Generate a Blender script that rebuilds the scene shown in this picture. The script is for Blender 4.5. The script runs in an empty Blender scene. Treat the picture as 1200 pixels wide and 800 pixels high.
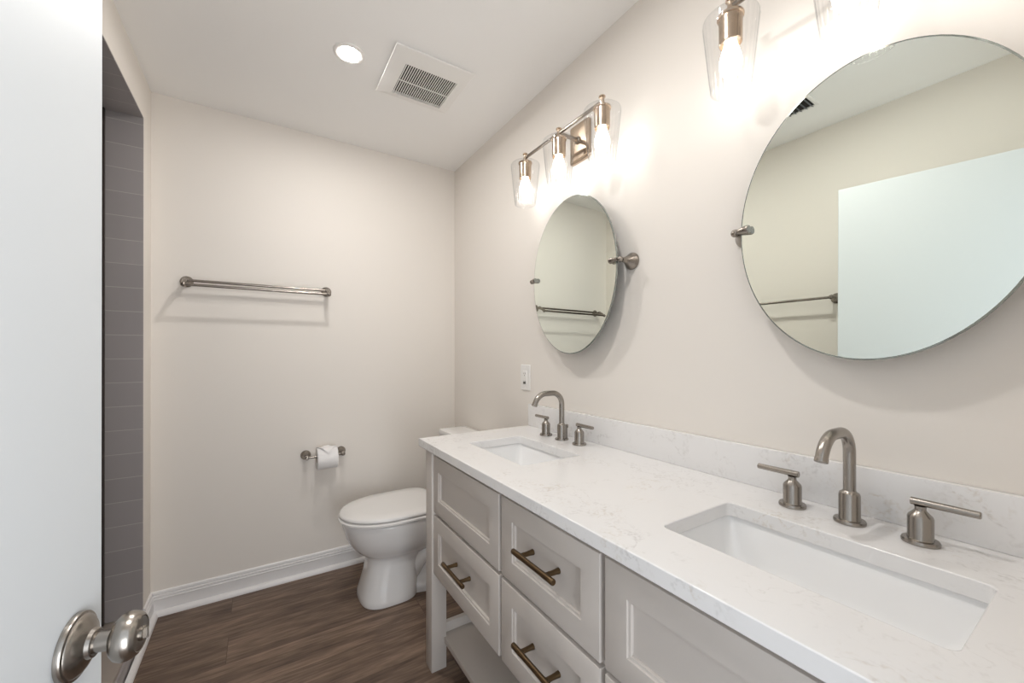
import bpy, bmesh, math, random
from mathutils import Vector, Matrix
S = bpy.context.scene
COL = S.collection
PI = math.pi
rad = math.radians
random.seed(7)

# ------------------------------------------------------------------ camera
cam_d = bpy.data.cameras.new('camera')
cam = bpy.data.objects.new('camera', cam_d)
COL.objects.link(cam)
cam.location = (-1.1073, -2.4642, 1.2225)
cam_d.sensor_fit = 'HORIZONTAL'
cam_d.sensor_width = 36.0
cam_d.lens = 36.0 * 466.8 / 1200.0
cam_d.shift_x = 0.0006
cam_d.shift_y = 12.0 / 1200.0
cam_d.clip_start = 0.01
cam.rotation_euler = (rad(90 + 0.129), rad(0.05), rad(-32.2855))
S.camera = cam

# ------------------------------------------------------------------ world, exposure
W = bpy.data.worlds.new('world')
S.world = W
W.use_nodes = True
bg = W.node_tree.nodes['Background']
bg.inputs[0].default_value = (0.86, 0.93, 1.0, 1)
bg.inputs[1].default_value = 1.0
S.view_settings.view_transform = 'Standard'
S.view_settings.look = 'None'
S.view_settings.gamma = 1.0
S.view_settings.exposure = 0.37
S.view_settings.use_curve_mapping = False
S.cycles.max_bounces = 14
S.cycles.diffuse_bounces = 8
S.cycles.transparent_max_bounces = 24
S.cycles.sample_clamp_indirect = 6.0
S.cycles.caustics_reflective = False
S.cycles.caustics_refractive = False
BULB = 12.5        # strength of the six glowing bulbs
DOWN = 360.0        # strength of the recessed light's lens


def area_light(name, loc, aim, sx, sy, power, color):
    d = bpy.data.lights.new(name, 'AREA')
    d.shape = 'RECTANGLE'
    d.size, d.size_y, d.energy, d.color = sx, sy, power, color
    o = bpy.data.objects.new(name, d)
    COL.objects.link(o)
    o.location = loc
    o.rotation_euler = (Vector(aim) - Vector(loc)).to_track_quat('-Z', 'Y').to_euler()
    return o


# fill added beyond the doorway behind the camera, aimed up to brighten the ceiling
area_light('doorway_fill', (-0.88, -3.3, 0.75), (-0.95, 0, 2.0), 0.5, 1.2, 11.0, (0.95, 0.97, 1.0))

# ------------------------------------------------------------------ materials


def mat(name, base, rough=0.5, metal=0.0, spec=0.5, coat=0.0, emit=None, estr=0.0):
    m = bpy.data.materials.new(name)
    m.use_nodes = True
    b = m.node_tree.nodes['Principled BSDF']
    b.inputs['Base Color'].default_value = (*base, 1)
    b.inputs['Roughness'].default_value = rough
    b.inputs['Metallic'].default_value = metal
    b.inputs['Specular IOR Level'].default_value = spec
    b.inputs['Coat Weight'].default_value = coat
    if emit:
        b.inputs['Emission Color'].default_value = (*emit, 1)
        b.inputs['Emission Strength'].default_value = estr
    return m


def nodes(m):
    nt = m.node_tree
    return nt, nt.nodes, nt.links, nt.nodes['Principled BSDF']


def add_bump(m, scale, strength, dist=0.001, detail=3, stretch=None):
    nt, N, L, b = nodes(m)
    tc = N.new('ShaderNodeTexCoord')
    mp = N.new('ShaderNodeMapping')
    if stretch:
        mp.inputs['Scale'].default_value = stretch
    nz = N.new('ShaderNodeTexNoise')
    nz.inputs['Scale'].default_value = scale
    nz.inputs['Detail'].default_value = detail
    bp = N.new('ShaderNodeBump')
    bp.inputs['Strength'].default_value = strength
    bp.inputs['Distance'].default_value = dist
    L.new(tc.outputs['Object'], mp.inputs['Vector'])
    L.new(mp.outputs['Vector'], nz.inputs['Vector'])
    L.new(nz.outputs['Fac'], bp.inputs['Height'])
    L.new(bp.outputs['Normal'], b.inputs['Normal'])
    return m


M = {}
M['wall'] = add_bump(mat('wall_paint', (0.80, 0.762, 0.715), 0.62, spec=0.25), 220, 0.08, 0.0006)
M['ceiling'] = add_bump(mat('ceiling_paint', (0.90, 0.895, 0.885), 0.8, spec=0.2), 160, 0.08, 0.0006)
M['trim'] = mat('white_trim_paint', (0.80, 0.79, 0.79), 0.35)
M['door'] = mat('door_paint', (0.69, 0.725, 0.75), 0.42, spec=0.35)
M['cabinet'] = mat('cabinet_paint', (0.56, 0.52, 0.485), 0.42, spec=0.4)
M['dark'] = mat('dark_gap', (0.035, 0.033, 0.03), 0.8)
M['jamb_strip'] = mat('dark_jamb_strip', (0.045, 0.034, 0.030), 0.45)
M['ceramic'] = mat('white_ceramic', (0.82, 0.815, 0.81), 0.08, coat=0.3)
M['basin'] = mat('white_basin_glaze', (0.86, 0.865, 0.87), 0.10, coat=0.3)
M['plastic'] = mat('white_plastic', (0.84, 0.83, 0.81), 0.35)
M['seatplastic'] = mat('white_seat_plastic', (0.80, 0.79, 0.78), 0.22)
M['slot'] = mat('black_plastic', (0.02, 0.02, 0.02), 0.5)
M['paper'] = add_bump(mat('tissue_paper', (0.86, 0.85, 0.85), 0.95, spec=0.1), 300, 0.25, 0.0008)
M['card'] = mat('cardboard_core', (0.42, 0.33, 0.24), 0.9)
M['louver'] = mat('register_louver', (0.16, 0.18, 0.20), 0.5)
M['nickel'] = add_bump(mat('brushed_nickel', (0.345, 0.318, 0.288), 0.27, 1.0), 60, 0.10, 0.0004, 2, (1, 1, 18))
M['nickel_bar'] = mat('satin_nickel', (0.30, 0.27, 0.24), 0.26, 1.0)
M['warm_nickel'] = mat('warm_nickel', (0.55, 0.44, 0.34), 0.26, 1.0)
M['bronze'] = add_bump(mat('antique_brass', (0.145, 0.098, 0.055), 0.36, 1.0), 220, 0.15, 0.0005)
M['chrome'] = mat('chrome', (0.7, 0.7, 0.7), 0.08, 1.0)
M['mirror'] = mat('silvered_mirror', (0.84, 0.89, 0.83), 0.0, 1.0)
M['mirror_edge'] = mat('mirror_edge', (0.30, 0.33, 0.31), 0.15, 0.7)
M['bulb'] = mat('glowing_bulb', (1, 1, 1), 0.4, emit=(1.0, 0.955, 0.90), estr=BULB)
M['lens'] = mat('glowing_lens', (1, 1, 1), 0.4, emit=(1.0, 0.965, 0.925), estr=DOWN)


def glass_mat():
    m = bpy.data.materials.new('clear_ribbed_glass')
    m.use_nodes = True
    nt = m.node_tree
    N, L = nt.nodes, nt.links
    for n in list(N):
        N.remove(n)
    out = N.new('ShaderNodeOutputMaterial')
    tr = N.new('ShaderNodeBsdfTransparent')
    gl = N.new('ShaderNodeBsdfGlossy')
    gl.inputs['Roughness'].default_value = 0.06
    lw = N.new('ShaderNodeLayerWeight')
    lw.inputs['Blend'].default_value = 0.35
    ramp = N.new('ShaderNodeMix')
    ramp.data_type = 'RGBA'
    ramp.inputs[6].default_value = (0.985, 0.985, 0.985, 1)
    ramp.inputs[7].default_value = (0.84, 0.85, 0.86, 1)
    L.new(lw.outputs['Facing'], ramp.inputs[0])
    L.new(ramp.outputs[2], tr.inputs['Color'])
    mx = N.new('ShaderNodeMixShader')
    pw = N.new('ShaderNodeMath')
    pw.operation = 'POWER'
    pw.inputs[1].default_value = 4.0
    L.new(lw.outputs['Facing'], pw.inputs[0])
    fr = N.new('ShaderNodeMath')
    fr.operation = 'MULTIPLY_ADD'
    fr.inputs[1].default_value = 0.30
    fr.inputs[2].default_value = 0.05
    L.new(pw.outputs[0], fr.inputs[0])
    L.new(fr.outputs[0], mx.inputs[0])
    L.new(tr.outputs[0], mx.inputs[1])
    L.new(gl.outputs[0], mx.inputs[2])
    L.new(mx.outputs[0], out.inputs['Surface'])
    return m


M['glass'] = glass_mat()


def quartz_mat():
    m = mat('white_quartz', (0.8, 0.8, 0.8), 0.16, spec=0.45)
    nt, N, L, b = nodes(m)
    tc = N.new('ShaderNodeTexCoord')

    def vein(scale, width, rot, warp):
        mp = N.new('ShaderNodeMapping')
        mp.inputs['Rotation'].default_value = (0.3, 0.2, rot)
        L.new(tc.outputs['Object'], mp.inputs['Vector'])
        w = N.new('ShaderNodeTexNoise')
        w.inputs['Scale'].default_value = 9
        w.inputs['Detail'].default_value = 6
        L.new(mp.outputs[0], w.inputs['Vector'])
        sc = N.new('ShaderNodeVectorMath')
        sc.operation = 'SCALE'
        sc.inputs['Scale'].default_value = warp
        L.new(w.outputs['Color'], sc.inputs[0])
        ad = N.new('ShaderNodeVectorMath')
        L.new(mp.outputs[0], ad.inputs[0])
        L.new(sc.outputs[0], ad.inputs[1])
        n = N.new('ShaderNodeTexNoise')
        n.inputs['Scale'].default_value = scale
        n.inputs['Detail'].default_value = 2
        L.new(ad.outputs[0], n.inputs['Vector'])
        s = N.new('ShaderNodeMath')
        s.operation = 'SUBTRACT'
        s.inputs[1].default_value = 0.5
        L.new(n.outputs['Fac'], s.inputs[0])
        a = N.new('ShaderNodeMath')
        a.operation = 'ABSOLUTE'
        L.new(s.outputs[0], a.inputs[0])
        r = N.new('ShaderNodeMapRange')
        r.inputs['From Min'].default_value = 0
        r.inputs['From Max'].default_value = width
        r.inputs['To Min'].default_value = 1
        r.inputs['To Max'].default_value = 0
        L.new(a.outputs[0], r.inputs['Value'])
        return r.outputs[0]

    def patch(scale, lo, hi):
        n = N.new('ShaderNodeTexNoise')
        n.inputs['Scale'].default_value = scale
        n.inputs['Detail'].default_value = 3
        L.new(tc.outputs['Object'], n.inputs['Vector'])
        r = N.new('ShaderNodeMapRange')
        r.inputs['From Min'].default_value = lo
        r.inputs['From Max'].default_value = hi
        L.new(n.outputs['Fac'], r.inputs['Value'])
        return r.outputs[0]

    grain = patch(130.0, 0.40, 0.62)

    def mul(a, bb):
        k = N.new('ShaderNodeMath')
        k.operation = 'MULTIPLY'
        for i, q in enumerate((a, bb)):
            if isinstance(q, float):
                k.inputs[i].default_value = q
            else:
                L.new(q, k.inputs[i])
        return k.outputs[0]

    def mixc(prev, fac, col):
        x = N.new('ShaderNodeMix')
        x.data_type = 'RGBA'
        if isinstance(prev, tuple):
            x.inputs[6].default_value = prev
        else:
            L.new(prev, x.inputs[6])
        x.inputs[7].default_value = col
        L.new(fac, x.inputs[0])
        return x.outputs[2]
    v1 = mul(mul(mul(vein(7.0, 0.024, 0.7, 0.20), patch(5.0, 0.47, 0.60)), grain), 0.40)
    v2 = mul(mul(mul(vein(17.0, 0.035, 1.9, 0.16), patch(5.5, 0.48, 0.62)), grain), 0.40)
    v3 = mul(mul(mul(vein(26.0, 0.06, 0.2, 0.12), patch(7.0, 0.55, 0.68)), grain), 0.45)
    c = mixc((0.80, 0.795, 0.795, 1), v1, (0.42, 0.40, 0.39, 1))
    c = mixc(c, v2, (0.50, 0.48, 0.46, 1))
    c = mixc(c, v3, (0.52, 0.44, 0.34, 1))
    L.new(c, b.inputs['Base Color'])
    return m


M['quartz'] = quartz_mat()


def wood_mat():
    m = mat('dark_plank_floor', (0.1, 0.06, 0.04), 0.42, spec=0.35)
    nt, N, L, b = nodes(m)
    tc = N.new('ShaderNodeTexCoord')
    br = N.new('ShaderNodeTexBrick')
    br.offset = 0.37
    br.inputs['Scale'].default_value = 1.0
    br.inputs['Brick Width'].default_value = 1.22
    br.inputs['Row Height'].default_value = 0.18
    br.inputs['Mortar Size'].default_value = 0.0012
    br.inputs['Mortar Smooth'].default_value = 0.3
    br.inputs['Color1'].default_value = (0, 0, 0, 1)
    br.inputs['Color2'].default_value = (1, 1, 1, 1)
    br.inputs['Mortar'].default_value = (0.5, 0.5, 0.5, 1)
    L.new(tc.outputs['Object'], br.inputs['Vector'])
    # each plank gets its own shift of the grain
    sc = N.new('ShaderNodeVectorMath')
    sc.operation = 'MULTIPLY'
    sc.inputs[1].default_value = (7.3, 3.1, 0)
    L.new(br.outputs['Color'], sc.inputs[0])
    ad = N.new('ShaderNodeVectorMath')
    L.new(tc.outputs['Object'], ad.inputs[0])
    L.new(sc.outputs[0], ad.inputs[1])
    mp = N.new('ShaderNodeMapping')
    mp.inputs['Scale'].default_value = (1.4, 11, 1)
    L.new(ad.outputs[0], mp.inputs['Vector'])
    n1 = N.new('ShaderNodeTexNoise')
    n1.inputs['Scale'].default_value = 1.6
    n1.inputs['Detail'].default_value = 7
    n1.inputs['Roughness'].default_value = 0.62
    n1.inputs['Distortion'].default_value = 0.5
    L.new(mp.outputs[0], n1.inputs['Vector'])
    mp2 = N.new('ShaderNodeMapping')
    mp2.inputs['Scale'].default_value = (9, 95, 1)
    L.new(ad.outputs[0], mp2.inputs['Vector'])
    n2 = N.new('ShaderNodeTexNoise')
    n2.inputs['Scale'].default_value = 1.0
    n2.inputs['Detail'].default_value = 5
    L.new(mp2.outputs[0], n2.inputs['Vector'])
    mix = N.new('ShaderNodeMix')
    mix.inputs[0].default_value = 0.42
    L.new(n1.outputs['Fac'], mix.inputs[2])
    L.new(n2.outputs['Fac'], mix.inputs[3])
    ramp = N.new('ShaderNodeValToRGB')
    e = ramp.color_ramp.elements
    e[0].position, e[0].color = 0.35, (0.070, 0.046, 0.034, 1)
    e[1].position, e[1].color = 0.64, (0.25, 0.175, 0.128, 1)
    k = e.new(0.48)
    k.color = (0.140, 0.094, 0.068, 1)
    L.new(mix.outputs[0], ramp.inputs[0])
    # plank-to-plank tone
    tone = N.new('ShaderNodeMapRange')
    tone.inputs['To Min'].default_value = 0.86
    tone.inputs['To Max'].default_value = 1.12
    L.new(br.outputs['Color'], tone.inputs['Value'])
    vm = N.new('ShaderNodeVectorMath')
    vm.operation = 'SCALE'
    L.new(ramp.outputs[0], vm.inputs[0])
    L.new(tone.outputs[0], vm.inputs['Scale'])
    mm = N.new('ShaderNodeMix')
    mm.data_type = 'RGBA'
    mm.inputs[7].default_value = (0.085, 0.056, 0.041, 1)
    L.new(br.outputs['Fac'], mm.inputs[0])
    L.new(vm.outputs[0], mm.inputs[6])
    L.new(mm.outputs[2], b.inputs['Base Color'])
    bp = N.new('ShaderNodeBump')
    bp.inputs['Strength'].default_value = 0.18
    bp.inputs['Distance'].default_value = 0.001
    L.new(n2.outputs['Fac'], bp.inputs['Height'])
    L.new(bp.outputs[0], b.inputs['Normal'])
    return m


M['wood'] = wood_mat()


def tile_mat(name, axes, base=(0.34, 0.318, 0.318), grout=(0.50, 0.48, 0.46), width=0.62, rowh=0.1017, shift=(0, 0)):
    m = mat(name, base, 0.30, spec=0.5)
    nt, N, L, b = nodes(m)
    tc = N.new('ShaderNodeTexCoord')
    sp = N.new('ShaderNodeSeparateXYZ')
    cb = N.new('ShaderNodeCombineXYZ')
    L.new(tc.outputs['Object'], sp.inputs[0])
    for i in (0, 1):
        ad = N.new('ShaderNodeMath')
        ad.inputs[1].default_value = shift[i]
        L.new(sp.outputs['XYZ'.index(axes[i])], ad.inputs[0])
        L.new(ad.outputs[0], cb.inputs[i])
    br = N.new('ShaderNodeTexBrick')
    br.offset = 0.5
    br.inputs['Scale'].default_value = 1
    br.inputs['Brick Width'].default_value = width
    br.inputs['Row Height'].default_value = rowh
    br.inputs['Mortar Size'].default_value = 0.0016
    br.inputs['Mortar Smooth'].default_value = 0.2
    br.inputs['Color1'].default_value = (*base, 1)
    br.inputs['Color2'].default_value = (*[q * 1.09 for q in base], 1)
    br.inputs['Mortar'].default_value = (*grout, 1)
    L.new(cb.outputs[0], br.inputs['Vector'])
    L.new(br.outputs['Color'], b.inputs['Base Color'])
    bp = N.new('ShaderNodeBump')
    bp.invert = True
    bp.inputs['Strength'].default_value = 0.5
    bp.inputs['Distance'].default_value = 0.001
    L.new(br.outputs['Fac'], bp.inputs['Height'])
    L.new(bp.outputs[0], b.inputs['Normal'])
    return m


M['tile_xz'] = tile_mat('grey_tile_end', 'XZ', shift=(0.55, 0.1244 - 0.1017))
M['tile_yz'] = tile_mat('grey_tile_side', 'YZ', shift=(0, 0.1244 - 0.1017))
M['tile_xy'] = tile_mat('grey_tile_soffit', 'XY', shift=(0.55, 0.04))
M['curb'] = add_bump(mat('stone_curb', (0.34, 0.295, 0.26), 0.5), 260, 0.2, 0.001)

# ------------------------------------------------------------------ mesh helpers


class MB:
    """collects shapes in world coordinates and links them as one mesh"""

    def __init__(s):
        s.bm = bmesh.new()

    def box(s, x0, x1, y0, y1, z0, z1, bev=0.0, seg=2, mtx=None):
        t = bmesh.new()
        bmesh.ops.create_cube(t, size=1)
        for v in t.verts:
            v.co = Vector(((x0 + x1) / 2 + v.co.x * abs(x1 - x0), (y0 + y1) / 2 + v.co.y * abs(y1 - y0), (z0 + z1) / 2 + v.co.z * abs(z1 - z0)))
        if bev:
            bmesh.ops.bevel(t, geom=list(t.edges), offset=bev, segments=seg, affect='EDGES', profile=0.5, clamp_overlap=True)
        s.join(t, mtx)
        return s

    def join(s, t, mtx=None):
        if mtx is not None:
            bmesh.ops.transform(t, matrix=mtx, verts=list(t.verts))
        me = bpy.data.meshes.new('tmp')
        t.to_mesh(me)
        t.free()
        s.bm.from_mesh(me)
        bpy.data.meshes.remove(me)

    def rings(s, rings, cap0=True, cap1=True, closed=True):
        """rings: list of equally long lists of points, lofted in order"""
        bm = s.bm
        vs = [[bm.verts.new(q) for q in r] for r in rings]
        n = len(vs[0])
        for a, b in zip(vs, vs[1:]):
            for i in range(n if closed else n - 1):
                j = (i + 1) % n
                try:
                    bm.faces.new((a[i], a[j], b[j], b[i]))
                except ValueError:
                    pass
        if cap0:
            bm.faces.new(list(reversed(vs[0])))
        if cap1:
            bm.faces.new(vs[-1])
        return s

    def lathe(s, profile, origin, axis=(0, 0, 1), n=40, cap0=True, cap1=True):
        """profile: (radius, distance along axis)"""
        ax = Vector(axis).normalized()
        u = ax.orthogonal().normalized()
        w = ax.cross(u)
        o = Vector(origin)
        rs = [[o + ax * h + (u * math.cos(2 * PI * i / n) + w * math.sin(2 * PI * i / n)) * r for i in range(n)] for r, h in profile]
        return s.rings(rs, cap0, cap1)

    def tube(s, pts, r, n=20, cap=True):
        pts = [Vector(q) for q in pts]
        rr = r if isinstance(r, (list, tuple)) else [r] * len(pts)
        t0 = (pts[1] - pts[0]).normalized()
        u = t0.orthogonal().normalized()
        rs = []
        for k, q in enumerate(pts):
            a = pts[max(k - 1, 0)]
            b = pts[min(k + 1, len(pts) - 1)]
            t = (b - a).normalized()
            u = (u - t * u.dot(t)).normalized()
            w = t.cross(u)
            rs.append([q + (u * math.cos(2 * PI * i / n) + w * math.sin(2 * PI * i / n)) * rr[k] for i in range(n)])
        return s.rings(rs, cap, cap)

    def ball(s, c, r, sx=1, sy=1, sz=1):
        t = bmesh.new()
        bmesh.ops.create_uvsphere(t, u_segments=24, v_segments=14, radius=r)
        s.join(t, Matrix.Translation(c) @ Matrix.Diagonal((sx, sy, sz, 1)))
        return s

    def build(s, name, m, parent=None, ang=32, mtx=None, kind=None):
        bm = s.bm
        if mtx is not None:
            bmesh.ops.transform(bm, matrix=mtx, verts=list(bm.verts))
        bmesh.ops.recalc_face_normals(bm, faces=list(bm.faces))
        for f in bm.faces:
            f.smooth = True
        for e in bm.edges:
            if len(e.link_faces) == 2:
                e.smooth = e.calc_face_angle(0) < rad(ang)
        off = Vector((0, 0, 0))
        p = parent
        while p is not None:
            off += p.location
            p = p.parent
        if off.length:
            bmesh.ops.translate(bm, verts=list(bm.verts), vec=-off)
        me = bpy.data.meshes.new(name)
        bm.to_mesh(me)
        bm.free()
        me.materials.append(m)
        o = bpy.data.objects.new(name, me)
        COL.objects.link(o)
        if parent is not None:
            o.parent = parent
        if kind:
            o['kind'] = kind
        return o


def tag(o, label, cat, group=None):
    o['label'] = label
    o['category'] = cat
    if group:
        o['group'] = group
    return o


def thing(name, loc, label, cat, group=None):
    o = bpy.data.objects.new(name, None)
    o.empty_display_size = 0.1
    COL.objects.link(o)
    o.location = loc
    return tag(o, label, cat, group)


def copy_tree(o, parent=None):
    c = o.copy()
    COL.objects.link(c)
    if parent is not None:
        c.parent = parent
    for ch in list(o.children):
        copy_tree(ch, c)
    return c


def rrect(cx, cy, hx, hy, r, z, n=6):
    """rounded rectangle in a horizontal plane"""
    pts = []
    for (sx, sy, a0) in ((1, 1, 0), (-1, 1, 90), (-1, -1, 180), (1, -1, 270)):
        for k in range(n + 1):
            a = rad(a0 + 90 * k / n)
            pts.append(Vector((cx + sx * (hx - r) + r * math.cos(a), cy + sy * (hy - r) + r * math.sin(a), z)))
    return pts


def extrude_profile(mb, prof, a, b, out):
    """prof: (distance out from wall, height); swept from point a to b on the floor line"""
    out = Vector(out)
    rs = []
    for q in (a, b):
        rs.append([Vector(q) + out * d + Vector((0, 0, h)) for d, h in prof])
    mb.rings(rs)


# ------------------------------------------------------------------ room shell
XL, YF, H, T = -1.536, -2.51, 2.44, 0.12
YO, YO2, ZO = -0.1414, -0.92, 2.2466          # shower opening in the left wall
MB().box(-2.7, 0.3, -4.2, 0.3, -0.06, 0.0).build('floor', M['wood'], kind='structure')
MB().box(-2.7, 0.3, YF - T, 0.3, H, H + 0.08).build('ceiling', M['ceiling'], kind='structure')
MB().box(XL - T, 0.12, 0.0, 0.12, 0.0, H).build('wall_back', M['wall'], kind='structure')
MB().box(0.0, 0.12, YF - T, 0.0, 0.0, H).build('wall_right', M['wall'], kind='structure')
w = MB()
w.box(XL - T + 0.004, XL, YO + 0.004, 0.0, 0.0, H)
w.box(XL - T + 0.004, XL, YO2 - 0.004, YO + 0.004, ZO + 0.004, H)
w.box(XL - T + 0.004, XL, YF - T, YO2 - 0.004, 0.0, H)
w.build('wall_left', M['wall'], kind='structure')
DX0, DX1 = -1.475, -0.62
w = MB()
w.box(XL, DX0, YF - T, YF, 0.0, H)
w.box(DX0, DX1, YF - T, YF, 2.04, H)
w.box(DX1, 0.0, YF - T, YF, 0.0, H)
w.build('wall_front', M['wall'], kind='structure')

# tiled shower recess beyond the opening
w = MB()
w.box(XL - T, XL - 0.0005, YO, YO + 0.004, 0.09, ZO + 0.004)
w.build('trim_1', M['tile_xz'], kind='structure')
w = MB()
w.box(XL - T, XL - 0.0005, YO2, YO, ZO, ZO + 0.004)
w.build('trim_2', M['tile_xy'], kind='structure')
w = MB()
w.box(XL - T, XL - 0.0005, YO2 - 0.004, YO2, 0.09, ZO + 0.004)
w.build('trim_3', M['tile_xz'], kind='structure')
w = MB()
w.box(-2.55, XL - T, 0.0, 0.02, 0.0, H)
w.box(-2.55, XL - T, -1.25, -1.23, 0.0, H)
w.build('wall_shower_end', M['tile_xz'], kind='structure')
w = MB()
w.box(-2.57, -2.55, -1.25, 0.02, 0.0, H)
w.box(XL - T - 0.006, XL - T, YO + 0.004, 0.0, 0.0, H)
w.box(XL - T - 0.006, XL - T, -1.23, YO2 - 0.004, 0.0, H)
w.build('wall_shower_side', M['tile_yz'], kind='structure')
MB().box(-2.55, XL - T, -1.23, 0.0, 0.0005, 0.02).build('floor_shower', M['tile_xy'], kind='structure')
w = MB()
w.box(XL - T, XL + 0.002, YO2, YO, 0.0, 0.088, 0.002)
w.build('trim_4', M['curb'], kind='structure')
w = MB()
w.box(XL + 0.002, XL + 0.009, YO2, YO, 0.0, 0.075, 0.001)
w.build('trim_5', M['tile_yz'], kind='structure')

MB().box(XL - T - 0.020, XL - T, YO - 0.014, YO, 0.088, ZO).build('trim_7', M['jamb_strip'], kind='structure')  # dark upright strip along the inner edge of the far jamb

# baseboards with a stepped cap, and the shoe moulding along their foot
BASE = [(0, 0), (0.013, 0), (0.013, 0.070), (0.0145, 0.0715), (0.0145, 0.0755), (0.0085, 0.0770), (0.0085, 0.0800), (0.0115, 0.0820), (0.0115, 0.0885), (0.0060, 0.0905), (0.0060, 0.0925), (0.0085, 0.0950), (0.0075, 0.1040), (0.0040, 0.108), (0, 0.109)]
SHOE = [(0.013, 0), (0.032, 0), (0.032, 0.004), (0.0305, 0.011), (0.026, 0.018), (0.020, 0.021), (0.013, 0.022)]


def baseboard(name, a, b, out, shoe_only=None):
    m = MB()
    extrude_profile(m, BASE, a, b, out)
    o = m.build(name, M['trim'], kind='structure', ang=20)
    m = MB()
    extrude_profile(m, SHOE, a, shoe_only or b, out)
    m.build('shoe_moulding', M['trim'], o, ang=40)
    return o


baseboard('baseboard_back', (XL, 0, 0), (0, 0, 0), (0, -1, 0))
baseboard('baseboard_left', (XL, 0, 0), (XL, YO, 0), (1, 0, 0), (XL, YF, 0))
baseboard('baseboard_right', (0, -0.05, 0), (0, -0.9, 0), (-1, 0, 0))
m = MB()
extrude_profile(m, BASE, (XL, YO2, 0), (XL, YF, 0), (1, 0, 0))
m.build('baseboard_entry', M['trim'], kind='structure', ang=20)

# doorway casing behind the camera
w = MB()
w.box(DX0 - 0.0, DX0 + 0.018, YF - T, YF, 0, 2.04)
w.box(DX1 - 0.018, DX1, YF - T, YF, 0, 2.04)
w.box(DX0, DX1, YF - T, YF, 2.022, 2.04)
w.build('trim_6', M['trim'], kind='structure')

# open door: a flat slab swung in towards the left wall
DA = rad(11)
dd = Vector((math.sin(DA), math.cos(DA), 0))       # hinge -> free edge
dn = Vector((math.cos(DA), -math.sin(DA), 0))      # face normal, into the room
E0 = Vector((-1.288, -1.71, 0))
Rm = Matrix(((dn.x, dd.x, 0, E0.x), (dn.y, dd.y, 0, E0.y), (0, 0, 1, 0), (0, 0, 0, 1)))   # local x = out of face, y = along door
door = MB().box(-0.036, 0, -0.775, 0, 0.012, 2.0, 0.0015, 1, Rm).build('door_1', M['door'], kind='structure')
KP = E0 - dd * 0.0585 + Vector((0, 0, 0.8645))
k = MB()
k.lathe([(0.0115, 0.018), (0.0118, 0.036), (0.0140, 0.0385), (0.0215, 0.0405), (0.0262, 0.0450), (0.0282, 0.0510), (0.0275, 0.0560), (0.0258, 0.0600),
         (0.0252, 0.0612), (0.0240, 0.0630), (0.0205, 0.0655), (0.0195, 0.0650), (0.0135, 0.0660)], KP, dn, 48)
knob = k.build('door_knob', M['nickel'], door)
k = MB()
k.lathe([(0.0385, 0.0003), (0.0385, 0.004), (0.0372, 0.0062), (0.0345, 0.0070), (0.0338, 0.0082), (0.0300, 0.0112), (0.0230, 0.0145), (0.0172, 0.0172),
         (0.0160, 0.0212), (0.0145, 0.0222), (0.0118, 0.0222)], KP, dn, 48)
k.build('rosette', M['nickel'], knob)
k = MB()
k.lathe([(0.0085, 0.0655), (0.0085, 0.0685), (0.0075, 0.0695)], KP, dn, 32)
k.box(0.069, 0.0725, -0.0015, 0.0015, -0.007, 0.007, 0.0006, 1, Matrix.Translation(KP) @ Rm.to_3x3().to_4x4())
k.build('turn_button', M['nickel'], knob)
# knob of the other face and the latch
k = MB()
k.lathe([(0.035, 0.0003), (0.035, 0.005), (0.02, 0.014), (0.012, 0.018), (0.0115, 0.036), (0.0215, 0.0405), (0.0282, 0.051), (0.0258, 0.060), (0.0135, 0.066)], KP - dn * 0.036, -dn, 32)
k.build('door_knob', M['nickel'], door)
MB().box(-0.0285, -0.0075, -0.0003, 0.0012, 0.835, 0.893, 0.0005, 1, Rm).build('latch_plate', M['nickel'], door)

# ------------------------------------------------------------------ vanity cabinet
YA, YB = -0.955, -2.447         # outer faces of the end legs
XF = -0.545                     # plane of the drawer fronts
VC = -1.701
van = thing('vanity_cabinet', (-0.28, VC, 0), 'long greige double vanity cabinet with shaker drawers and open bottom shelf', 'vanity')
c = MB()
c.box(-0.526, -0.02, -0.985, -0.965, 0.378, 0.8443)
c.box(-0.526, -0.02, -2.437, -2.417, 0.378, 0.8443)
c.box(-0.526, -0.02, -2.417, -0.985, 0.378, 0.396)
c.box(-0.03, -0.02, -2.417, -0.985, 0.396, 0.8443)
c.box(-0.527, -0.512, -2.437, -0.965, 0.378, 0.8443)
c.build('carcass', M['cabinet'], van)
for (lx0, lx1) in ((-0.553, -0.492), (-0.082, -0.021)):
    for (ly0, ly1) in ((YA - 0.062, YA), (YB, YB + 0.062)):
        MB().box(lx0, lx1, ly0, ly1, 0.0, 0.8443, 0.0025).build('leg', M['cabinet'], van)
sh = MB().box(-0.502, -0.03, YB + 0.064, YA - 0.064 + 0.035, 0.099, 0.121, 0.002).build('shelf', M['cabinet'], van)
r_ = MB()
r_.box(-0.490, -0.084, YA - 0.040, YA - 0.020, 0.099, 0.158, 0.002)
r_.build('end_rail', M['cabinet'], van)
r_ = MB()
r_.box(-0.490, -0.084, YB + 0.020, YB + 0.040, 0.099, 0.158, 0.002)
r_.build('end_rail', M['cabinet'], van)


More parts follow.
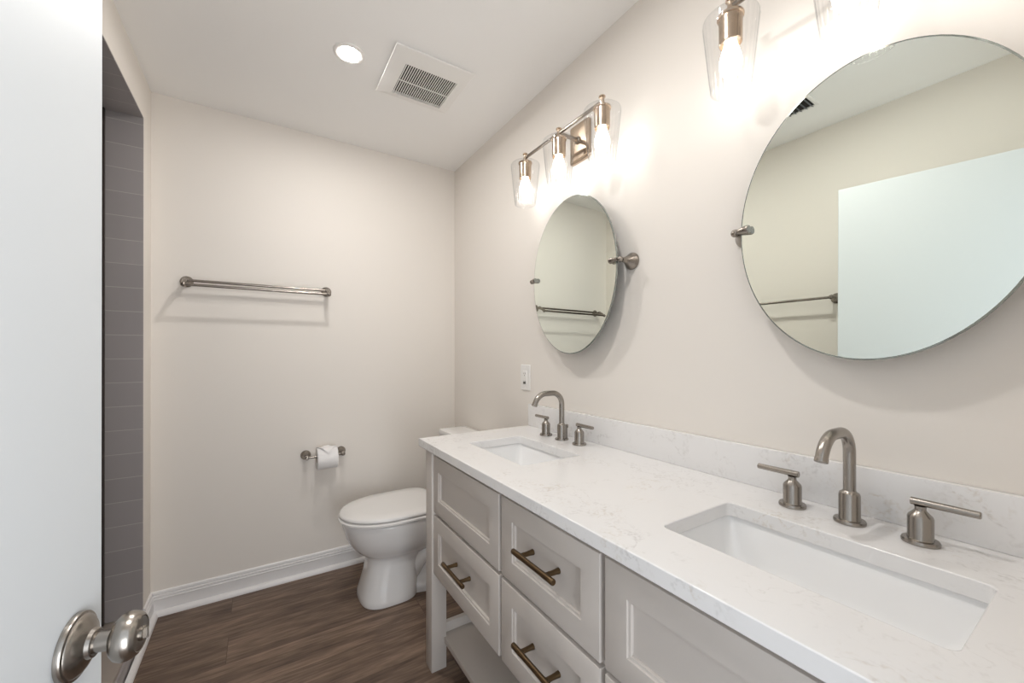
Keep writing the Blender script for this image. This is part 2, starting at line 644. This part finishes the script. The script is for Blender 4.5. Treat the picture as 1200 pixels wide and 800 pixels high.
def drawer(y0, y1, z0, z1, st, name, pull):
    """shaker front: frame at XF, beaded step, recessed flat panel"""
    m = MB()
    yc, zc, hy, hz = (y0 + y1) / 2, (z0 + z1) / 2, abs(y1 - y0) / 2, abs(z1 - z0) / 2

    def ring(dx, ins):
        a, b = hy - ins, hz - ins
        return [Vector((XF + dx, yc + sy * a, zc + sz * b)) for sy, sz in ((-1, -1), (1, -1), (1, 1), (-1, 1))]
    m.rings([ring(0.0185, 0), ring(0.0025, 0), ring(0.0007, 0.0007), ring(0, 0.0025), ring(0, st), ring(0.0035, st + 0.0012), ring(0.0042, st + 0.0060),
             ring(0.0100, st + 0.0075), ring(0.0100, st + 0.009)])
    d = m.build(name, M['cabinet'], van, ang=25)
    if pull:
        zz = zc + pull
        xb = XF - 0.0300
        h = MB()
        L_, P_ = 0.0815, 0.050
        ys = [-L_, -L_ + 0.002, -P_ - 0.016, -P_, -P_ + 0.014, 0, P_ - 0.014, P_, P_ + 0.016, L_ - 0.002, L_]
        rs = [0.0060, 0.0072, 0.0070, 0.0072, 0.0066, 0.0064, 0.0066, 0.0072, 0.0070, 0.0072, 0.0060]
        h.tube([(xb, yc + q, zz) for q in ys], rs, 20)
        pl = h.build('handle', M['bronze'], d)
        pl['label'] = 'antique brass bar handle'
        for s_ in (-1, 1):
            h = MB()
            h.lathe([(0.0072, 0.0003), (0.0070, 0.004), (0.0062, 0.010), (0.0058, 0.022), (0.0064, 0.036)], (XF + 0.010, yc + s_ * P_, zz), (-1, 0, 0), 20)
            h.build('post', M['bronze'], pl)
    return d


C1, C2, C3 = (-1.507, -1.009), (-1.896, -1.521), (-2.393, -1.910)
R1, R2 = (0.614, 0.829), (0.378, 0.603)
for cc in (C1, C3):
    drawer(*cc, *R1, 0.054, 'false_front', 0)
for cc in (C1, C2, C3):
    drawer(*cc, *R2, 0.054, 'drawer', 0.006)
drawer(*C2, *R1, 0.054, 'drawer', 0.008)

# countertop with two cut-outs
ZC, ZU = 0.8752, 0.8447
CX0, CX1, CY0, CY1 = -0.5614, -0.001, -2.497, -0.894
SINKS = ((-0.3065, -1.2620, 0.1180, 0.187), (-0.3055, -2.1500, 0.1205, 0.200))
t = bmesh.new()
loops = [[Vector((CX0, CY0, ZC)), Vector((CX1, CY0, ZC)), Vector((CX1, CY1, ZC)), Vector((CX0, CY1, ZC))]]
for (sx, sy, hx, hy) in SINKS:
    loops.append(rrect(sx, sy, hx, hy, 0.014, ZC, 5))
ed = []
for lp in loops:
    vs = [t.verts.new(q) for q in lp]
    for i in range(len(vs)):
        ed.append(t.edges.new((vs[i], vs[(i + 1) % len(vs)])))
bmesh.ops.triangle_fill(t, use_beauty=True, edges=ed)
bmesh.ops.dissolve_limit(t, angle_limit=0.01, verts=list(t.verts), edges=list(t.edges))
ex = bmesh.ops.extrude_face_region(t, geom=list(t.faces))
bmesh.ops.translate(t, verts=[v for v in ex['geom'] if isinstance(v, bmesh.types.BMVert)], vec=(0, 0, ZU - ZC))
m = MB()
m.join(t)
top = m.build('countertop', M['quartz'], ang=30)
bv = top.modifiers.new('eased_edge', 'BEVEL')
bv.width = 0.0022
bv.segments = 2
bv.limit_method = 'ANGLE'
bv.angle_limit = rad(50)
tag(top, 'white veined quartz countertop with two sink cut-outs', 'countertop')
bs = MB().box(-0.021, -0.0012, CY0, CY1, ZC + 0.0002, 0.9774, 0.0015).build('backsplash', M['quartz'])
tag(bs, 'low white quartz backsplash strip along wall behind the faucets', 'backsplash')

# undermount basins
for i, (sx, sy, hx, hy) in enumerate(SINKS):
    th = thing('sink', (sx, sy, 0.70), ('white rectangular undermount sink nearer the toilet', 'white rectangular undermount sink at the countertop end nearer the door')[i], 'sink', 'undermount sinks in the quartz countertop')
    m = MB()
    spec = [(0.014, 0.8441, .018), (0.0075, 0.8425, .018), (0.0060, 0.838, .018), (0.002, 0.825, .018), (-0.012, 0.775, .03), (-0.028, 0.738, .045), (-0.055, 0.722, .05), (-0.085, 0.716, .03), (-0.0945, 0.714, .02)]
    inn = [rrect(sx, sy, hx + o_, hy + o_, r_, z_, 8) for o_, z_, r_ in spec]
    out = [rrect(sx, sy, hx + o_ + 0.009, hy + o_ + 0.009, r_ + .009, z_ - 0.009, 8) for o_, z_, r_ in spec[1:]]
    m.rings(list(reversed(out)) + [rrect(sx, sy, hx + 0.0165, hy + 0.0165, .02, 0.836, 8)] + inn)
    m.build('basin', M['basin'], th, ang=50)
    m = MB()
    m.lathe([(0.0, 0.7135), (0.017, 0.7135), (0.017, 0.7160), (0.022, 0.7172), (0.0235, 0.7150), (0.0235, 0.7100)], (sx, sy, 0), (0, 0, 1), 32, False, True)
    m.build('drain', M['chrome'], th)

# ------------------------------------------------------------------ widespread faucets
FX = -0.087


def make_faucet(y):
    f = thing('faucet', (FX, y, ZC), 'brushed nickel gooseneck faucet with two lever handles at the sink nearer the toilet', 'faucet', 'widespread faucets behind the sinks')
    s = MB()
    s.lathe([(0.0265, 0.0003), (0.0268, 0.004), (0.0255, 0.007), (0.0185, 0.0078), (0.0178, 0.009), (0.0178, 0.056), (0.0165, 0.0605), (0.0118, 0.064), (0.0108, 0.066)], (FX, y, ZC), (0, 0, 1), 40)
    pts = [(FX, y, ZC + 0.05), (FX, y, ZC + 0.10)]
    R1_, zt = 0.046, ZC + 0.188
    for k_ in range(0, 11):
        a = rad(90 * k_ / 10)
        pts.append((FX - R1_ + R1_ * math.cos(a), y, zt - R1_ + R1_ * math.sin(a)))
    R2_, xs = 0.056, FX - 0.079
    for k_ in range(0, 11):
        a = rad(90 + 68 * k_ / 10)
        pts.append((xs + R2_ * math.cos(a), y, zt - R2_ + R2_ * math.sin(a)))
    a = rad(158)
    e = Vector(pts[-1])
    tdir = Vector((-math.sin(a), 0, math.cos(a)))
    pts.append(tuple(e + tdir * 0.010))
    s.tube(pts, 0.0105, 24)
    s.lathe([(0.0108, -0.004), (0.0112, -0.002), (0.0112, 0.004), (0.0095, 0.005)], e + tdir * 0.007, tdir, 24)
    s.build('spout', M['nickel'], f)
    p_ = MB()
    p_.tube([(FX + 0.033, y + 0.008, ZC + 0.001), (FX + 0.033, y + 0.008, ZC + 0.046)], 0.0022, 10)
    p_.lathe([(0.003, 0.042), (0.0058, 0.044), (0.0066, 0.054), (0.005, 0.057)], (FX + 0.033, y + 0.008, ZC), (0, 0, 1), 16)
    p_.build('lift_rod', M['nickel'], f)
    for sg in (1, -1):
        yy = y + sg * 0.1035
        h = MB()
        h.lathe([(0.0262, 0.0003), (0.0265, 0.004), (0.0250, 0.0072), (0.0185, 0.0080), (0.0178, 0.010), (0.0178, 0.046), (0.0165, 0.050), (0.0098, 0.0575), (0.0080, 0.0600), (0.0078, 0.063), (0.0086, 0.067)], (FX, yy, ZC), (0, 0, 1), 36)
        hd = h.build('handle', M['nickel'], f)
        l = MB()
        zz = ZC + 0.0735
        l.tube([(FX, yy - sg * 0.013, zz), (FX, yy - sg * 0.0125, zz), (FX, yy + sg * 0.0715, zz), (FX, yy + sg * 0.073, zz)], [0.0060, 0.0068, 0.0062, 0.0052], 20)
        l.build('lever', M['nickel'], hd)
    return f


f1 = make_faucet(-1.2255)
f2 = copy_tree(f1)
f2.location.y = -2.1440
f2['label'] = 'brushed nickel gooseneck faucet with two lever handles at the sink nearer the door'

# ------------------------------------------------------------------ pivot mirrors
MA, MBH = 0.2475, 0.314


def make_mirror(yc, zc, tl, label):
    mx = -0.062
    t_ = thing('pivot_mirror', (0, yc, zc), label, 'mirror', 'oval pivot mirrors over the vanity')
    tilt = Matrix.Translation((mx, yc, zc)) @ Matrix.Rotation(rad(tl), 4, 'Y') @ Matrix.Translation((-mx, -yc, -zc))

    def el(x, k_):
        return [Vector((x, yc + (MA + k_) * math.cos(2 * PI * i / 96), zc + (MBH + k_) * math.sin(2 * PI * i / 96))) for i in range(96)]
    g = MB()
    g.rings([el(mx, -0.0035), el(mx, -0.05), el(mx, -0.12)], False, True)
    gl = g.build('mirror_glass', M['mirror'], t_, mtx=tilt)
    g = MB()
    g.rings([el(mx, -0.0035), el(mx + 0.0012, -0.0005), el(mx + 0.0020, 0), el(mx + 0.0055, 0), el(mx + 0.006, -0.004)], False, True)
    g.build('bevelled_edge', M['mirror_edge'], t_, mtx=tilt)
    zp = zc + 0.012
    for sg in (1, -1):
        yp = yc + sg * (MA + 0.0145)
        b = MB()
        b.lathe([(0.0300, 0.0005), (0.0303, 0.003), (0.0290, 0.007), (0.0250, 0.013), (0.0180, 0.023), (0.0120, 0.035), (0.0085, 0.045), (0.0075, 0.052)], (0, yp, zp), (-1, 0, 0), 32)
        b.ball((mx + 0.001, yp, zp), 0.0100)
        br_ = b.build('bracket', M['nickel_bar'], t_)
        b = MB()
        b.lathe([(0.0060, 0.004), (0.0072, 0.0085), (0.0058, 0.011), (0.0070, 0.014), (0.0100, 0.030), (0.0108, 0.037), (0.0095, 0.040)], (mx - 0.008, yp, zp), (0, -sg, 0), 24)
        b.build('clamp_tip', M['nickel_bar'], br_)
    return t_


make_mirror(-1.2465, 1.531, 0.3, 'frameless oval mirror over the sink nearer the toilet, reflecting a double towel bar')
make_mirror(-2.161, 1.520, 0.5, 'frameless oval mirror over the sink nearer the door, reflecting the white door')

# ------------------------------------------------------------------ three-light fixtures
LX = -0.118


def make_light(yc, label):
    f = thing('vanity_light', (0, yc, 2.09), label, 'wall light', 'three-light bath fixtures above the mirrors')
    p_ = MB()

    def rr(hx, hz, r, d):
        q = rrect(0, 0, hx, hz, r, 0, 6)
        return [Vector((-d, yc + v.x, 2.076 + v.y)) for v in q]
    p_.rings([rr(.0560, .0780, .008, .0005), rr(.0560, .0780, .008, .010), rr(.0540, .0760, .007, .013), rr(.0460, .0680, .005, .0145), rr(.0450, .0670, .005, .0175), rr(.0300, .050, .004, .019)])
    p_.build('backplate', M['warm_nickel'], f)
    zb = 2.080
    b = MB()
    b.box(LX - 0.005, LX + 0.005, yc - 0.238, yc + 0.238, zb - 0.005, zb + 0.005, 0.0015)
    b.tube([(-0.018, yc, zb), (LX + 0.003, yc, zb)], 0.008, 16)
    b.lathe([(0.016, 0.018), (0.015, 0.024), (0.009, 0.028)], (0, yc, zb), (-1, 0, 0), 24)
    b.build('arm', M['nickel_bar'], f)
    for k_ in (-1, 0, 1):
        y = yc + k_ * 0.233
        s = MB()
        s.lathe([(0.0080, 0.020), (0.0112, 0.0185), (0.0116, 0.0150), (0.0085, 0.0125), (0.0075, 0.009), (0.0075, 0.002), (0.0100, -0.006), (0.0120, -0.016), (0.0300, -0.021), (0.0310, -0.0245), (0.0300, -0.0270), (0.0270, -0.0280),
                 (0.0262, -0.090), (0.0245, -0.0925), (0.0235, -0.085)], (LX, y, zb), (0, 0, 1), 36)
        so = s.build('lamp_socket', M['warm_nickel'], f)
        # ribbed glass: closed shoulder on top, tapering to an open foot
        n = 96
        prof = [(0.0260, 2.0535), (0.0450, 2.0535), (0.0590, 2.0525), (0.0622, 2.0500), (0.0628, 2.0450), (0.0590, 2.0080), (0.0540, 1.9600), (0.0485, 1.9080), (0.0450, 1.8790), (0.0462, 1.8765), (0.0455, 1.8742), (0.0432, 1.8745), (0.0425, 1.8780)]
        g = MB()
        rs = []
        for i_, (r, z) in enumerate(prof):
            amp = 0.0011 if 4 <= i_ <= 8 else 0.0
            rs.append([Vector((LX + (r + amp * math.cos(24 * 2 * PI * i / n)) * math.cos(2 * PI * i / n), y + (r + amp * math.cos(24 * 2 * PI * i / n)) * math.sin(2 * PI * i / n), z)) for i in range(n)])
        g.rings(rs, False, False)
        g.build('lamp_shade', M['glass'], f, ang=60)
        bu = MB()
        bu.lathe([(0.0130, 1.9950), (0.0140, 1.985), (0.0195, 1.970), (0.0245, 1.952), (0.0255, 1.938), (0.0230, 1.922), (0.0150, 1.911), (0.0040, 1.906)], (LX, y, 0), (0, 0, 1), 24)
        bu.build('bulb', M['bulb'], f)
    return f


l1 = make_light(-1.2475, 'three-light bath bar with clear ribbed shades above the oval mirror nearer the toilet')
l2 = copy_tree(l1)
l2.location.y = -2.1530
l2['label'] = 'three-light bath bar at the top edge of the view, above the mirror nearer the door'

# ------------------------------------------------------------------ ceiling fittings
def downlight(x, y, label):
    d = thing('recessed_light', (x, y, H), label, 'downlight', 'round recessed ceiling lights')
    m = MB()
    m.lathe([(0.0600, -0.0003), (0.0598, -0.003), (0.057, -0.0052), (0.050, -0.0060), (0.0400, -0.0035), (0.0390, -0.0015)], (x, y, H), (0, 0, 1), 48, True, True)
    m.build('trim_ring', M['plastic'], d)
    m = MB()
    m.lathe([(0.0388, -0.0018), (0.0385, -0.0040), (0.030, -0.0052), (0.012, -0.0058)], (x, y, H), (0, 0, 1), 48)
    m.build('lens', M['lens'], d)
    return d


downlight(-0.80, -0.745, 'round recessed ceiling downlight, glowing, beside the exhaust fan')
downlight(-0.80, -1.760, 'added round ceiling downlight nearer the door, above the view, brightening the counter')  # unseen downlight, added to light the counter more from above

ex0, ex1, ey0, ey1 = -0.658, -0.318, -0.922, -0.590
fan = thing('exhaust_fan', ((ex0 + ex1) / 2, (ey0 + ey1) / 2, H), 'square white exhaust fan cover with dark slotted grille on ceiling', 'exhaust fan')
gx0, gx1, gy0, gy1 = -0.596, -0.366, -0.842, -0.630


def sq(x0, x1, y0, y1, z):
    return [Vector(q) for q in ((x0, y0, z), (x1, y0, z), (x1, y1, z), (x0, y1, z))]


def sqi(i, z):
    return sq(ex0 + i, ex1 - i, ey0 + i, ey1 - i, z)


m = MB()
m.rings([sqi(0.014, H - 0.0003), sqi(0.014, H - 0.006), sqi(0.001, H - 0.010), sqi(0, H - 0.012), sqi(0.002, H - 0.0145), sq(gx0 - .003, gx1 + .003, gy0 - .003, gy1 + .003, H - 0.024), sq(gx0, gx1, gy0, gy1, H - 0.024), sq(gx0, gx1, gy0, gy1, H - 0.0095)])
m.build('cover', M['plastic'], fan, ang=15)
m = MB().box(gx0, gx1, gy0, gy1, H - 0.0100, H - 0.0090)
m.build('grille_opening', M['dark'], fan)
m = MB()
ns = 24
for i in range(ns):
    x = gx0 + (i + 0.5) * (gx1 - gx0) / ns
    m.box(x - 0.0017, x + 0.0017, gy0, gy1, H - 0.0235, H - 0.0212)
ym = (gy0 + gy1) / 2 + 0.004
m.box(gx0, gx1, ym - 0.0022, ym + 0.0022, H - 0.0236, H - 0.0212)
m.build('grille', M['plastic'], fan)

vx0, vx1, vy0, vy1 = -1.275, -0.985, -1.640, -1.350
reg = thing('ceiling_register', ((vx0 + vx1) / 2, (vy0 + vy1) / 2, H), 'ceiling air register with dark louvres, seen only in the mirror nearer the door', 'air vent')
m = MB()
m.rings([sq(vx0, vx1, vy0, vy1, H - .0003), sq(vx0, vx1, vy0, vy1, H - .003), sq(vx0 + .004, vx1 - .004, vy0 + .004, vy1 - .004, H - .005), sq(vx0 + .014, vx1 - .014, vy0 + .014, vy1 - .014, H - .005), sq(vx0 + .014, vx1 - .014, vy0 + .014, vy1 - .014, H - .001)])
m.build('register_frame', M['plastic'], reg)
m = MB()
for i in range(11):
    y = vy0 + .025 + i * .024
    m.box(-(vx1 - vx0) / 2 + .0142, (vx1 - vx0) / 2 - .0142, -.008, .008, -.0008, .0008, 0, 1, Matrix.Translation(((vx0 + vx1) / 2, y, H - .0072)) @ Matrix.Rotation(rad(38), 4, 'X'))
m.build('louvre', M['louver'], reg)
m = MB().box(vx0 + .0145, vx1 - .0145, vy0 + .0145, vy1 - .0145, H - .0012, H - .0004)
m.build('duct_opening', M['dark'], reg)

# ------------------------------------------------------------------ towel bars


def to_world(kind, a, d, z):
    """a along the wall, d out from it"""
    return Vector((a, -d, z)) if kind == 'back' else Vector((XL + d, a, z))


def towel_bar(kind, a0, a1, z, label):
    ax = Vector((0, -1, 0)) if kind == 'back' else Vector((1, 0, 0))
    t_ = thing('towel_bar', to_world(kind, (a0 + a1) / 2, 0, z), label, 'towel bar')
    for sg, a in ((1, min(a0, a1)), (-1, max(a0, a1))):
        p_ = MB()
        o = to_world(kind, a, 0, z)
        p_.lathe([(0.0265, 0.0005), (0.0268, 0.004), (0.0245, 0.008), (0.0215, 0.010), (0.0150, 0.016), (0.0108, 0.026), (0.0100, 0.045)], o, ax, 32)
        if kind == 'left':
            p_.lathe([(0.0100, 0.044), (0.0125, 0.056), (0.0125, 0.070), (0.0105, 0.079), (0.0060, 0.083)], o, ax, 24)
            p_.build('post', M['nickel_bar'], t_)
            continue
        p_.tube([to_world(kind, a, 0.040, z), to_world(kind, a, 0.058, z), to_world(kind, a, 0.085, z - 0.012), to_world(kind, a, 0.108, z - 0.026)], [0.0100, 0.0115, 0.0092, 0.0085], 18)
        p_.ball(to_world(kind, a, 0.052, z), 0.0125)
        p_.ball(to_world(kind, a, 0.110, z - 0.027), 0.0115)
        p_.build('post', M['nickel_bar'], t_)
    for d, dz in ((0.052, 0.0), (0.110, -0.027)) if kind == 'back' else ((0.066, 0.0),):
        MB().tube([to_world(kind, a0, d, z + dz), to_world(kind, a1, d, z + dz)], 0.0068, 18).build('rail', M['nickel_bar'], t_)
    return t_


towel_bar('back', -1.405, -0.790, 1.566, 'double nickel towel bar on the back wall above the toilet paper holder')
towel_bar('left', -1.625, -1.185, 1.527, 'single nickel towel bar on the left wall behind the door, seen only reflected')

# ------------------------------------------------------------------ toilet paper
tz = 0.660
tp = thing('toilet_paper_holder', (-0.80, 0, tz), 'nickel two-post toilet paper holder on the back wall', 'toilet paper holder')
for x in (-0.893, -0.713):
    p_ = MB()
    p_.lathe([(0.0255, 0.0005), (0.0258, 0.004), (0.0235, 0.009), (0.0170, 0.014), (0.0115, 0.024), (0.0095, 0.040), (0.0100, 0.060), (0.0120, 0.066), (0.0125, 0.075), (0.0105, 0.084), (0.006, 0.088)], (x, 0, tz), (0, -1, 0), 32)
    p_.build('post', M['nickel_bar'], tp)
MB().tube([(-0.893, -0.075, tz), (-0.713, -0.075, tz)], 0.0065, 18).build('roller', M['nickel_bar'], tp)

rl = thing('toilet_paper_roll', (-0.795, -0.075, tz - 0.0128), 'white toilet paper roll with folded pointed end, hanging on its holder', 'toilet paper')
rz = tz - 0.0128
m = MB()
RR = 0.0575
prof = [(0.021, -0.051), (RR - .003, -0.051), (RR, -0.048), (RR, 0.048), (RR - .003, 0.051), (0.021, 0.051)]
n = 56
rs = []
for r, h in prof:
    rs.append([Vector((-0.795 + h, -0.075 + r * math.cos(2 * PI * i / n), rz + r * math.sin(2 * PI * i / n))) for i in range(n)])
m.rings(rs + [rs[0]], False, False)
bmesh.ops.remove_doubles(m.bm, verts=list(m.bm.verts), dist=1e-6)
m.build('paper_body', M['paper'], rl)
m = MB()
rs = []
for r, h in [(0.0205, -0.0512), (0.0205, 0.0512), (0.0195, 0.0512), (0.0195, -0.0512)]:
    rs.append([Vector((-0.795 + h, -0.075 + r * math.cos(2 * PI * i / 32), rz + r * math.sin(2 * PI * i / 32))) for i in range(32)])
m.rings(rs + [rs[0]], False, False)
m.build('cardboard_core', M['card'], rl)
# loose sheet folded to a point over the front, with the second fold standing up behind it


def on_roll(h, ang, lift):
    r = RR + lift
    return Vector((-0.795 + h, -0.075 - r * math.cos(rad(ang)), rz + r * math.sin(rad(ang))))


m = MB()
rs = []
for ang in range(112, 24, -8):
    f = (112 - ang) / 88.0
    hw = 0.0505 if f < 0.02 else 0.0505 * max(0.03, 1 - max(0, (f - 0.25)) / 0.66)
    lift = 0.0020 + 0.0075 * math.sin(f * PI * 0.5)
    rs.append([on_roll(-hw + 2 * hw * k_ / 8, ang, lift) for k_ in range(9)] + [on_roll(hw - 2 * hw * k_ / 8, ang, lift - 0.0012) for k_ in range(9)])
m.rings(rs)
m.build('folded_end', M['paper'], rl, ang=60)

m = MB()
m.rings([[on_roll(-0.030, 112, 0.001), on_roll(0.034, 112, 0.001), on_roll(0.034, 96, 0.001), on_roll(-0.030, 96, 0.001)],
         [on_roll(-0.012, 112, 0.010), on_roll(0.010, 112, 0.012), on_roll(0.008, 102, 0.010), on_roll(-0.006, 102, 0.009)]])
m.build('folded_flap', M['paper'], rl, ang=60)

# ------------------------------------------------------------------ outlet
oy, oz = -0.846, 1.101
ou = thing('wall_outlet', (0, oy, oz), 'white two-socket wall outlet between the toilet tank and oval mirror', 'outlet')


def rx(hy, hz, r, d, cy=oy, cz=oz, n=5):
    return [Vector((-d, cy + v.x, cz + v.y)) for v in rrect(0, 0, hy, hz, r, 0, n)]


MB().rings([rx(.039, .0625, .004, .0003), rx(.039, .0625, .004, .003), rx(.037, .0605, .004, .006), rx(.0185, .036, .003, .0064)]).build('plate', M['plastic'], ou)
MB().rings([rx(.0168, .0335, .003, .0055), rx(.0168, .0335, .003, .0082), rx(.0160, .0327, .003, .0088)]).build('receptacle', M['plastic'], ou)
for dz in (0.0195, -0.0195):
    m = MB()
    for y_ in (0.0045, -0.0070):
        m.box(-0.0091, -0.0086, oy + y_, oy + y_ + .0025, oz + dz - .004, oz + dz + .004)
    m.lathe([(0.0026, 0.0086), (0.0026, 0.0091)], (0, oy, oz + dz - .0095), (-1, 0, 0), 14)
    m.build('socket_slots', M['slot'], ou)
MB().box(-0.0105, -0.0086, oy - .0095, oy + .0095, oz - .031, oz - .0215, 0.0005).build('test_button', M['slot'], ou)
for dz in (0.049, -0.049):
    MB().lathe([(0.0032, 0.0058), (0.0030, 0.0070)], (0, oy, oz + dz), (-1, 0, 0), 16).build('screw', M['plastic'], ou)

# ------------------------------------------------------------------ toilet
TY = -0.385
to = thing('toilet', (-0.40, TY, 0), 'white two-piece toilet with closed lid between the back wall and vanity', 'toilet')


def oval(xf, xb, b, z, n=64, e=2.15, eb=None, dy=0):
    """plan outline from front xf to back xb, half width b; blunter at the back"""
    xm = xf + (xb - xf) * 0.52
    out = []
    for i in range(n):
        a = 2 * PI * i / n
        ca, sa = math.cos(a), math.sin(a)
        if ca >= 0:
            ee, ax = e, xm - xf
            x = xm - ax * abs(ca) ** (2 / ee)
        else:
            ee, ax = (eb or 3.2), xb - xm
            x = xm + ax * abs(ca) ** (2 / ee)
        y = TY + dy + b * math.copysign(abs(sa) ** (2 / ee), sa)
        out.append(Vector((x, y, z)))
    return out


m = MB()
m.rings([
    oval(-0.692, -0.417, 0.144, 0.0005, e=3.0), oval(-0.694, -0.415, 0.146, 0.006, e=3.0), oval(-0.690, -0.414, 0.143, 0.030, e=2.9), oval(-0.676, -0.410, 0.130, 0.080, e=2.8), oval(-0.664, -0.406, 0.119, 0.130, e=2.7),
    oval(-0.656, -0.402, 0.112, 0.175, e=2.6), oval(-0.653, -0.392, 0.110, 0.200, e=2.5), oval(-0.656, -0.350, 0.114, 0.212, e=2.4), oval(-0.676, -0.320, 0.130, 0.224, e=2.3), oval(-0.702, -0.300, 0.149, 0.245, e=2.2), oval(-0.728, -0.288, 0.166, 0.275, e=2.15),
    oval(-0.749, -0.275, 0.178, 0.315, e=2.1), oval(-0.762, -0.266, 0.185, 0.355, e=2.1), oval(-0.768, -0.260, 0.188, 0.388, e=2.1), oval(-0.767, -0.258, 0.187, 0.397, e=2.1), oval(-0.760, -0.262, 0.181, 0.4005, e=2.1)])
bowl = m.build('bowl', M['ceramic'], to, ang=60)
# trapway and foot plate behind the pedestal
m = MB()
m.rings([oval(-0.50, -0.10, 0.120, 0.0005, e=2.6), oval(-0.50, -0.10, 0.122, 0.010, e=2.6), oval(-0.50, -0.105, 0.118, 0.045, e=2.6), oval(-0.50, -0.11, 0.085, 0.070, e=2.4), oval(-0.50, -0.11, 0.070, 0.12, e=2.3),
         oval(-0.50, -0.10, 0.068, 0.20, e=2.3), oval(-0.48, -0.06, 0.080, 0.27, e=2.3), oval(-0.46, -0.04, 0.135, 0.33, e=2.6), oval(-0.44, -0.03, 0.165, 0.365, e=3), oval(-0.42, -0.025, 0.170, 0.392, e=3.2)])
m.build('trapway', M['ceramic'], to, ang=60)
m = MB()
m.tube([(-0.445, TY - 0.055, 0.075), (-0.41, TY - 0.072, 0.15), (-0.36, TY - 0.075, 0.205), (-0.30, TY - 0.072, 0.20), (-0.26, TY - 0.070, 0.13), (-0.24, TY - 0.066, 0.06)], [0.035, 0.04, 0.042, 0.042, 0.04, 0.035], 20)
m.build('trap_bend', M['ceramic'], to, ang=70)
m = MB()
m.rings([oval(-0.762, -0.305, 0.178, 0.4008, e=2.1, eb=5), oval(-0.762, -0.305, 0.178, 0.4045, e=2.1, eb=5), oval(-0.779, -0.300, 0.193, 0.4050, e=2.1, eb=5), oval(-0.785, -0.299, 0.198, 0.408, e=2.1, eb=5), oval(-0.785, -0.299, 0.198, 0.4155, e=2.1, eb=5), oval(-0.780, -0.300, 0.193, 0.4190, e=2.1, eb=5), oval(-0.762, -0.31, 0.176, 0.4200, e=2.1, eb=5)])
m.build('seat', M['seatplastic'], to, ang=50)
m = MB()
m.rings([oval(-0.764, -0.308, 0.178, 0.4202, e=2.1, eb=5), oval(-0.764, -0.308, 0.178, 0.4245, e=2.1, eb=5), oval(-0.775, -0.299, 0.189, 0.4250, e=2.1, eb=5), oval(-0.780, -0.297, 0.193, 0.4280, e=2.1, eb=5), oval(-0.780, -0.297, 0.193, 0.4330, e=2.1, eb=5), oval(-0.775, -0.299, 0.189, 0.4395, e=2.1, eb=5), oval(-0.767, -0.306, 0.183, 0.4425, e=2.1, eb=5), oval(-0.70, -0.34, 0.13, 0.4450, e=2.1), oval(-0.60, -0.42, 0.05, 0.4460, e=2.1)])
m.build('lid', M['seatplastic'], to, ang=50)
for s_ in (-1, 1):
    MB().box(-0.300, -0.262, TY + s_ * 0.075 - 0.022, TY + s_ * 0.075 + 0.022, 0.4035, 0.436, 0.006, 3).build('seat_hinge', M['seatplastic'], to)


def tr(hx, hy, z, cx=-0.111, r=0.022):
    return [Vector((v.x, v.y, z)) for v in rrect(cx, TY, hx, hy, r, z, 6)]


m = MB()
m.rings([tr(.075, .165, .3925), tr(.080, .172, .398), tr(.0835, .178, .50), tr(.0865, .182, .735)])
m.build('tank', M['ceramic'], to)
m = MB()
m.rings([tr(.0885, .184, .7352), tr(.0905, .186, .738), tr(.0905, .186, .757), tr(.0885, .184, .765), tr(.080, .176, .7685), tr(.05, .15, .770)])
m.build('tank_lid', M['ceramic'], to, ang=40)
m = MB()
m.lathe([(0.010, 0), (0.010, 0.012), (0.008, 0.014)], (-0.196, TY + 0.13, 0.69), (-1, 0, 0), 18)
m.tube([(-0.206, TY + 0.13, 0.69), (-0.212, TY + 0.10, 0.687), (-0.212, TY + 0.065, 0.682)], [0.006, 0.006, 0.007], 12)
m.build('flush_lever', M['chrome'], to)
for s_ in (-1, 1):
    MB().lathe([(0.013, 0.044), (0.0125, 0.056), (0.008, 0.062)], (-0.31, TY + s_ * 0.092, 0), (0, 0, 1), 18).build('bolt_cap', M['ceramic'], to)
